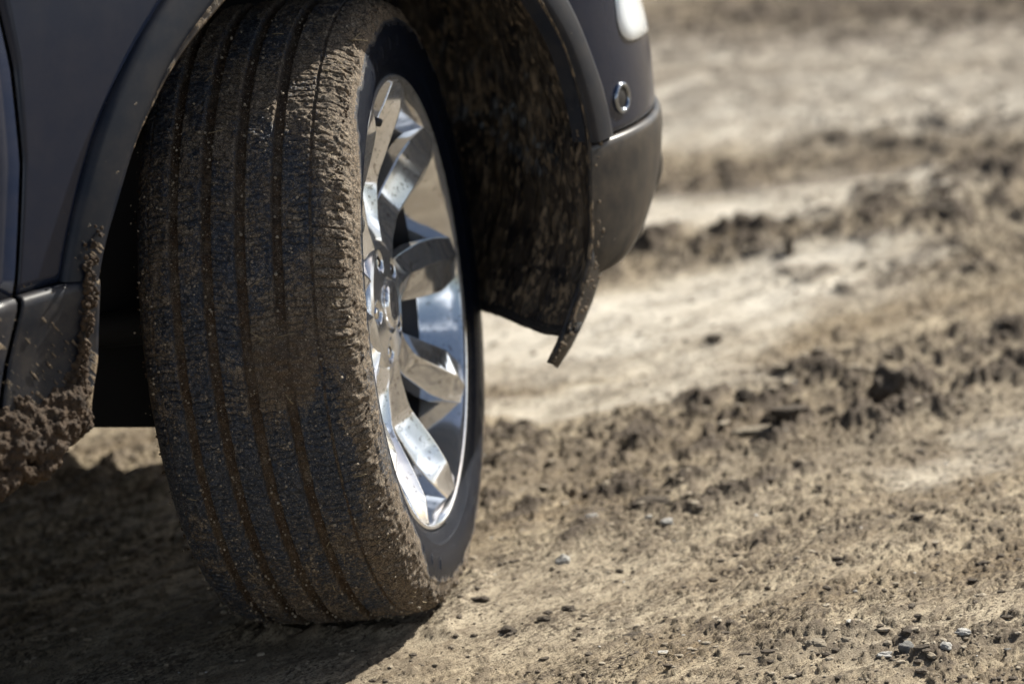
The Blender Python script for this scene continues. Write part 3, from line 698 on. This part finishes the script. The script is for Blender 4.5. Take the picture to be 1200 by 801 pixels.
# rim: outer lip, polished face of the well
rim = lathe('rim', [(FL-.014, RF+.003), (FL-.004, RF+.003), (FL-.0015, RF+.0005), (FL-.0016, RF-.0012), (FL-.0035, RF-.0036), (FL-.010, RF-.0068), (FL-.018, RF-.0095), (FL-.028, RF-.0130), (FL-.040, RF-.0175), (FL-.055, RF-.0240), (FL-.0565, RF-.0245)], M_ALLOY, wheel, 200)
lathe('rim_well', [(FL-.0575, RF-.0250), (FL-.075, RF-.034), (-.06, RF-.045), (-.12, RF-.030), (-.13, RF-.005), (-.134, RF), (-.134, RF+.004)], M_STEEL, wheel, 96)
def spoke_mesh(kind):
    # stations: r, ccw edge, ridge, cw edge (lateral metres), o of ccw edge, ridge, cw edge
    if kind == 0:
        ST = [(.062, .0190, .002, -.019, .058, .062, .058), (.074, .0225, .0020, -.0225, .0610, .0690, .0610), (.105, .0255, .0035, -.0255, .052, .0660, .0520), (.150, .0265, .0060, -.0285, .051, .0680, .0500),
              (.203, .0325, .0060, -.0355, .072, .0910, .0710), (.232, .0310, .0020, -.0370, .086, .1015, .0860), (.2640, .0235, .000, -.0270, .099, .1035, .099)]
    else:
        ST = [(.062, .0190, -.002, -.019, .058, .062, .058), (.074, .0225, -.0020, -.0225, .0610, .0690, .0610), (.105, .0255, -.0030, -.0255, .052, .0660, .0520), (.150, .0285, -.0040, -.0265, .050, .0680, .0510),
              (.207, .0355, -.0020, -.0325, .072, .0925, .0740), (.234, .0370, .0000, -.0310, .086, .1020, .0870), (.2640, .0270, .000, -.0235, .099, .1035, .099)]
    V = []; F = []
    ST = np.array(ST); t = np.linspace(0, len(ST)-1, 41)
    S2 = np.stack([np.interp(t, np.arange(len(ST)), ST[:, k]) for k in range(7)], 1)
    for k in range(1): S2[1:-1, 1:] = .25*S2[:-2, 1:]+.5*S2[1:-1, 1:]+.25*S2[2:, 1:]
    for r, le, rg, re, ol, orr, oe in S2:
        bk = min(ol, oe)-.022
        sag = .18
        mid1 = ((le+rg)/2, (ol+orr)/2-.0008); mid2 = ((rg+re)/2, (orr+oe)/2-.0008)
        for lat, o in ((le, bk), (le*1.02, ol), mid1, (rg, orr), (rg*.5+mid2[0]*.5, orr*.5+mid2[1]*.5-.0008), mid2, (re*.5+mid2[0]*.5, oe*.5+mid2[1]*.5-.0008), (re*1.02, oe), (re, bk)):
            V.append((o, r, lat))
    n = 9; m = len(S2)
    for i in range(m-1):
        for j in range(n-1): F.append((i*n+j, (i+1)*n+j, (i+1)*n+j+1, i*n+j+1))
        F.append((i*n+n-1, (i+1)*n+n-1, (i+1)*n, i*n))
    me = mesh(V, F); bm = bmesh.new(); bm.from_mesh(me); bmesh.ops.recalc_face_normals(bm, faces=bm.faces)
    e = []
    bm.edges.ensure_lookup_table(); bm.to_mesh(me); bm.free()
    me.polygons.foreach_set('use_smooth', [True]*len(me.polygons)); me.set_sharp_from_angle(angle=R(28)); return me
sm = [spoke_mesh(0), spoke_mesh(1)]
for m_ in sm: m_.materials.append(M_ALLOY)
for k in range(10):
    ang = R(-1+72*(k//2)+(36 if k % 2 else 0))
    o = bpy.data.objects.new('spoke', sm[k % 2]); COL.objects.link(o); o.parent = wheel; o.rotation_euler = (ang, 0, 0)
    bevel(o, .0016, 3, 30)
# hub face with five lug pockets
def hub():
    n = 240; rr = np.r_[np.linspace(.029, .046, 8), np.linspace(.048, .076, 24), .080, .083]
    P = np.zeros((n, len(rr), 3))
    for i in range(n):
        t = 2*PI*i/n
        for j, r in enumerate(rr):
            y, z = r*math.cos(t), r*math.sin(t)
            o = float(np.interp(r, [.029, .033, .05, .070, .077, .080, .083], [.069, .0725, .0712, .0700, .0665, .058, .040]))
            for q in range(5):
                b = R(31+72*q+2); d = math.hypot(y-.057*math.cos(b), z-.057*math.sin(b))
                o -= .020*(1-sst(.0105, .0145, d))
            P[i, j] = (o, y, z)
    return link('hub', grid_mesh(P, closed_u=True), M_SILVER2, wheel)
hub()
lathe('centre_cap', [(.064, .030), (.0735, .0300), (.0765, .0290), (.0785, .0255), (.0790, .020), (.0795, .010), (.0797, .0003)], M_ALLOY, wheel, 64)
nutm = None
for q in range(5):
    b = R(31+72*q+2)
    if nutm is None:
        V = []; F = []
        prof = [(.040, .0105, 0), (.052, .0105, 0), (.053, .0088, 1), (.066, .0086, 1), (.0695, .0070, 1), (.0710, .0035, 0)]
        for o_, r_, hx in prof:
            for i in range(24):
                t = 2*PI*i/24; k = 1.0 if not hx else (math.cos(PI/6)/math.cos((t % (PI/3))-PI/6))*1.06
                V.append((o_, r_*k*math.cos(t), r_*k*math.sin(t)))
        for i in range(len(prof)-1): F += [(i*24+j, i*24+(j+1) % 24, (i+1)*24+(j+1) % 24, (i+1)*24+j) for j in range(24)]
        F.append(tuple(range(120, 144))); nutm = mesh(V, F); nutm.set_sharp_from_angle(angle=R(30)); nutm.materials.append(M_CHROME)
    o = bpy.data.objects.new('wheel_nut', nutm); COL.objects.link(o); o.parent = wheel; o.location = (0, .057*math.cos(b), .057*math.sin(b)); o.rotation_euler = (q*.4, 0, 0)
lathe('brake_disc', [(.006, .06), (.02, .065), (.022, .08), (.012, .09), (.012, .165), (-.012, .165), (-.012, .06)], M_STEEL, wheel, 96)
lathe('hub_carrier', [(.045, .0), (.045, .075), (-.02, .085), (-.12, .075)], M_DARK, wheel, 48)
lathe('brake_caliper', [(.034, .10), (.040, .12), (.040, .19), (.030, .205), (-.05, .205), (-.05, .10), (.034, .10)], M_DARK, wheel, 24, True, R(-55), R(15))
lathe('brake_caliper', [(.034, .10), (.040, .12), (.040, .19), (.030, .205), (-.05, .205), (-.05, .10), (.034, .10)], M_DARK, wheel, 24, True, R(120), R(160)) if False else None
# valve stem
def tube(pts, r, n=10):
    V = []; F = []; P = [Vector(p) for p in pts]
    for i, p in enumerate(P):
        d = (P[min(i+1, len(P)-1)]-P[max(i-1, 0)]).normalized(); a = d.orthogonal().normalized(); b = d.cross(a)
        rr = r[i] if hasattr(r, '__len__') else r
        for j in range(n): t = 2*PI*j/n; V.append(p+a*math.cos(t)*rr+b*math.sin(t)*rr)
    for i in range(len(P)-1): F += [(i*n+j, i*n+(j+1) % n, (i+1)*n+(j+1) % n, (i+1)*n+j) for j in range(n)]
    F += [tuple(range(n))[::-1], tuple(range((len(P)-1)*n, len(P)*n))]
    return V, F
va = R(99); vr = lambda r: (r*math.cos(va), r*math.sin(va))
V, F = tube([(.070, *vr(.244)), (.082, *vr(.236)), (.092, *vr(.231)), (.099, *vr(.228)), (.101, *vr(.227))], [.0065, .0058, .0052, .0050, .0035])
link('valve_stem', mesh(V, F), M_BLACK, wheel)
# axle
V, F = tube([(-.10, 0, 0), (-.45, -.1, .02)], .022); link('drive_shaft', mesh(V, F), M_DARK, wheel)

# ------------------------------------------------------------------ mud on the car
def crumbs(name, centres, radii, mat, parent, normals=None, sub=2, lum=.4, flat=1.0, stretch=1.0, label=None):
    base = [rock_mesh(30+i, 1, lum, sub) for i in range(5)]
    bv = [np.array([v.co[:] for v in b.vertices]) for b in base]; bf = [np.array([p.vertices[:] for p in b.polygons]) for b in base]
    VV = []; FF = []; off = 0
    for i, (c, r) in enumerate(zip(centres, radii)):
        k = i % 5; ax = rng.normal(size=3); ax /= np.linalg.norm(ax); th = rng.random()*6.28
        Rm = np.array(Matrix.Rotation(th, 3, Vector(ax))); P = (bv[k]@Rm.T)*r
        if normals is not None:
            n = normals[i]; P = P-np.outer(P@n, n)*(1-flat)
            if stretch != 1:
                s = np.array([-.66, 0, .75]); P = P+np.outer(P@s, s)*(stretch-1)
        VV.append(P+c); FF.append(bf[k]+off); off += len(P)
    me = mesh(np.concatenate(VV), [tuple(map(int, f)) for f in np.concatenate(FF)], False)
    o = link(name, me, mat, parent); o['kind'] = 'stuff'
    if label: o['label'] = label
    return o
def sillclump():
    # thick caked mud over the bottom of the sill; outline follows (px, py) on the panel
    C = []; Rr = []
    poly_top = [(-60, 500), (0, 478), (20, 455), (50, 462), (75, 440), (95, 400), (112, 330)]
    poly_bot = [(-60, 590), (0, 578), (35, 563), (62, 548), (72, 525), (98, 508), (118, 335)]
    for i in range(2600):
        t = rng.random()**.9; x = -60+t*160; yt = np.interp(x, [p[0] for p in poly_top[:6]], [p[1] for p in poly_top[:6]]); yb = np.interp(x, [-60, 0, 35, 62, 72, 98, 100], [590, 574, 560, 545, 523, 503, 480])
        q = rng.random()**.8; y = yt+(yb-yt)*q; th = .004+.030*min(1, q*1.6)*min(1, (100-x)/40+.25)
        p = at(x, y, Y=-.166); yo = p[1]+.012-th*rng.random(); d = (p-CAM_LOC); p = CAM_LOC+d*((yo-CAM_LOC[1])/d[1])
        C.append(p); Rr.append((.0018+.0085*rng.random()**3.5)*(.5+.5*min(1, q*2)))
    n = [np.array([0, -1.0, 0])]*len(C)
    o = crumbs('mud_clump', C, Rr, M_CLUMP, car, None, 2, .45, label='thick brown mud caked along the bottom of the sill')
    m = o.modifiers.new('r', 'REMESH'); m.mode = 'VOXEL'; m.voxel_size = .0017
    tx = bpy.data.textures.new('crumble', 'CLOUDS'); tx.noise_scale = .005; tx.noise_depth = 3
    dm = o.modifiers.new('d', 'DISPLACE'); dm.texture = tx; dm.strength = .006; dm.mid_level = .5; dm.texture_coords = 'LOCAL'
    # splashes up the sill, flat and slanting
    C = []; Rr = []; N = []
    for i in range(950):
        x = 118-125*rng.random()**1.3; f = rng.random()**.75; y = 270+f*220
        edge = float(np.interp(y, [270, 328, 400, 480], [126, 117, 104, 94]))
        if x > edge-1: continue
        if y < 335 and not (x > 88 or rng.random() < .06): continue
        if rng.random() > (.12+.9*math.exp(-(edge-x)/30))*(.35+1.6*max(0, float(noise2(np.array([x*.05]), np.array([y*.035]), 8)[0])+.25)): continue
        Yp = -.163 if y > 335 else -.166
        C.append(at(x, y, Y=Yp)); Rr.append(.0003+.0019*rng.random()**5.0); N.append(np.array([0, -1.0, 0]))
    crumbs('mud_splash', C, Rr, M_SPLASH, car, N, 1, .6, .35, 4.2)
    # caked strip down the free edge of the arch
    C = []; Rr = []
    for i in range(420):
        y = 262+rng.random()**.8*235; e = float(np.interp(y, [262, 290, 328, 400, 440, 497], [122, 122, 116, 104, 99, 92])); w = float(np.interp(y, [262, 300, 340, 400, 500], [16, 22, 12, 9, 8]))
        x = e-w*rng.random()**1.2
        if y < 335 and noise2(np.array([x*.09]), np.array([y*.06]), 3)[0] < .02: continue
        C.append(at(x, y, Y=-.168)+np.array([0, .004-.007*rng.random(), 0])); Rr.append(.0012+.0028*rng.random()**2)
    crumbs('mud_splash', C, Rr, M_CLUMP, car, None, 1, .5, label='lumpy mud along the edge of the wheel arch')
    # bumper corner and deflector
    C = []; Rr = []; N = []
    for i in range(120):
        y = 150+rng.random()*275; x = float(np.interp(y, [150, 290, 350, 425], [697, 701, 681, 649]))+ (rng.random()**2.5)*float(np.interp(y, [150, 290, 425], [60, 22, 5]))
        C.append(at(x, y, Y=-.161+max(0, x-700)*.0009)); Rr.append(.0006+.0026*rng.random()**3); N.append(np.array([0, -1.0, 0]))
    crumbs('mud_splash', C, Rr, M_SPLASH, car, N, 1, .5, .4, 1.2)
sillclump()
def tyre_bits():
    # crumbs and bits of straw stuck to the tread
    C = []; Rr = []
    for i in range(1500):
        a = R(100+165*rng.random()); o = -.125+.255*rng.random(); r = .3715-.0008*(o/.1)**2-.013*sst(.085, .122, abs(o))
        if abs(o) > .118: r -= .008
        if rng.random() < .35: o = rng.choice([-.070, -.031, .0085, .051, .112])+rng.normal()*.002; r -= .003
        C.append((o+OC, r*math.cos(a), r*math.sin(a))); Rr.append(.0004+.0014*rng.random()**3)
    crumbs('tread_grit', C, Rr, M_CLODL, wheel, None, 1, .5)
    C = []; Rr = []
    for i in range(800):      # ragged mud beard on the outer and inner shoulder
        a = R(80+190*rng.random()); s = rng.random() < .7
        o = 0 if s else (-.115-.005*rng.random()); r = .3555-.022*rng.random()*(1.2 if R(150) < a < R(240) else .4) if s else .346-.012*rng.random()
        if s: o = float(np.interp(r, [.318, .337, .352, .3615], [.1325, .1285, .121, .110]))
        C.append((o+OC, r*math.cos(a), r*math.sin(a))); Rr.append(.0005+.0017*rng.random()**2.5)
    crumbs('shoulder_mud', C, Rr, M_CLUMP, wheel, None, 1, .5)
    VV = []; FF = []; off = 0
    for i in range(55):
        a = R(105+150*rng.random()); o = -.12+.24*rng.random() if rng.random() < .6 else .110+.012*rng.random(); r = .3725-.013*sst(.085, .122, abs(o))
        L = .006+.016*rng.random(); da = rng.normal()*.5*L/.38; do = rng.normal()*.6*L
        P = [(o+OC+do*t, (r+.0010+.003*t*(1-t)+t*.0015)*math.cos(a+da*t), (r+.0010+.003*t*(1-t)+t*.0015)*math.sin(a+da*t)) for t in (0, .33, .66, 1)]
        V, F = tube(P, .00035+.0003*rng.random(), 4); VV += V; FF += [tuple(q+off for q in f) for f in F]; off += len(V)
    o = link('straw_bits', mesh(VV, FF), M_STRAW, wheel); o['kind'] = 'stuff'
tyre_bits()

# ------------------------------------------------------------------ clods and stones one can point to
def put(name, px, py, wpx, mat, label, cat, flat=.6, el=1.3, seed=0, sink=.25, group=None, ang=0, lum=.4):
    p = at(px, py, Z=0); dist = np.linalg.norm(p-CAM_LOC); r = wpx/2*dist/FPX/el
    me = rock_mesh(100+seed, flat, lum, 4, el); me.materials.append(mat)
    o = bpy.data.objects.new(name, me); COL.objects.link(o); o.location = (p[0], p[1], gz(p[0], p[1])+r*flat*(1-sink*2)*.6); o.scale = (r, r, r)
    o.rotation_euler = (0, 0, math.atan2(rt[1], rt[0])+ang); tag(o, label, cat, group or ('clods of mud lying on the churned ground' if name == 'mud_clod' else 'stones lying on the dried mud')); return o
put('mud_clod', 1040, 470, 52, M_CLOD, 'big dark upright clod of mud standing out of the rough band at right', 'clod', .95, 1.0, 1, .05, lum=.55)
put('mud_clod', 893, 514, 56, M_CLODL, 'flat slab of mud with a tan sunlit top left of the big dark clod', 'clod', .30, 1.5, 2, .1)
put('mud_clod', 925, 514, 46, M_CLOD, 'low dark clod touching the right end of the tan slab', 'clod', .38, 1.6, 3, .1)
put('mud_clod', 764, 597, 50, M_CLOD, 'long dark brown clod lying alone in the middle ground right of the wheel', 'clod', .42, 1.8, 4, .1)
put('mud_clod', 876, 468, 24, M_CLOD, 'small dark lump up behind the tan slab', 'clod', .8, 1.0, 5, .1)
put('mud_clod', 1104, 258, 56, M_CLOD, 'dark rounded clod at the far right end of the distant ridge', 'clod', .5, 1.4, 6, .1)
put('mud_clod', 836, 402, 18, M_CLOD, 'small dark clod alone on the pale flat mud', 'clod', .7, 1.0, 7, .1)
put('mud_clod', 598, 520, 26, M_CLOD, 'dark clod just right of the tyre at half height', 'clod', .4, 1.5, 8, .1)
put('mud_clod', 926, 296, 14, M_CLOD, 'narrow dark lump standing in front of the distant ridge', 'clod', 1.6, .8, 9, .1)
put('mud_clod', 666, 712, 15, M_CLOD, 'first of three dark pellets in a row, nearest the upper right', 'clod', .6, 1.6, 10, .1)
put('mud_clod', 638, 726, 16, M_CLOD, 'middle one of three dark pellets in a row', 'clod', .6, 1.6, 11, .1)
put('mud_clod', 595, 739, 20, M_CLOD, 'brown lump at the lower left end of the row of pellets', 'clod', .6, 1.2, 12, .1)
put('mud_clod', 563, 704, 20, M_CLOD, 'blackish clod beside the foot of the tyre', 'clod', .6, 1.4, 13, .1)
put('mud_clod', 745, 742, 34, M_CLOD, 'broken dark flake of soil in the right foreground', 'clod', .25, 2.0, 14, .1)
put('mud_clod', 1150, 664, 16, M_CLOD, 'small dark clod on the pale ground near the right edge', 'clod', .6, 1.4, 15, .1)
put('stone', 659, 658, 17, M_STONE, 'rounded pale stone below the long dark clod', 'stone', .75, 1.2, 20, .1)
put('stone', 783, 622, 14, M_STONE, 'bright white stone right of the long dark clod', 'stone', .6, 1.2, 21, .1)
put('stone', 760, 610, 10, M_STONE, 'tiny grey white stone beneath the long dark clod', 'stone', .6, 1.2, 22, .1)
put('stone', 693, 612, 13, M_STONE, 'pale stone on the low ridge left of the long dark clod', 'stone', .7, 1.0, 23, .1)
put('stone', 775, 767, 18, M_STONE, 'flat white sliver of stone in the right foreground', 'stone', .25, 1.8, 24, .1)
put('stone', 1130, 755, 18, M_STONE, 'pale oval stone in the dark gravel at the lower right', 'stone', .6, 1.3, 25, .1)
put('stone', 1108, 773, 15, M_STONE, 'white stone just below the pale oval one', 'stone', .7, 1.0, 26, .1)
put('stone', 1063, 774, 20, M_STONED, 'round grey stone in the dark gravel at the lower right', 'stone', .7, 1.1, 27, .1)
put('stone', 957, 770, 22, M_CLODL, 'tan stone at the left end of the dark gravel', 'stone', .6, 1.3, 28, .1)
put('stone', 992, 765, 18, M_CLODL, 'smaller tan stone beside the tan stone in the gravel', 'stone', .6, 1.1, 29, .1)
put('stone', 1037, 778, 17, M_STONE, 'pale chip of stone left of the round grey stone', 'stone', .5, 1.3, 30, .1)
put('stone', 1185, 765, 16, M_STONED, 'grey stone at the right edge of the picture', 'stone', .6, 1.2, 31, .1)
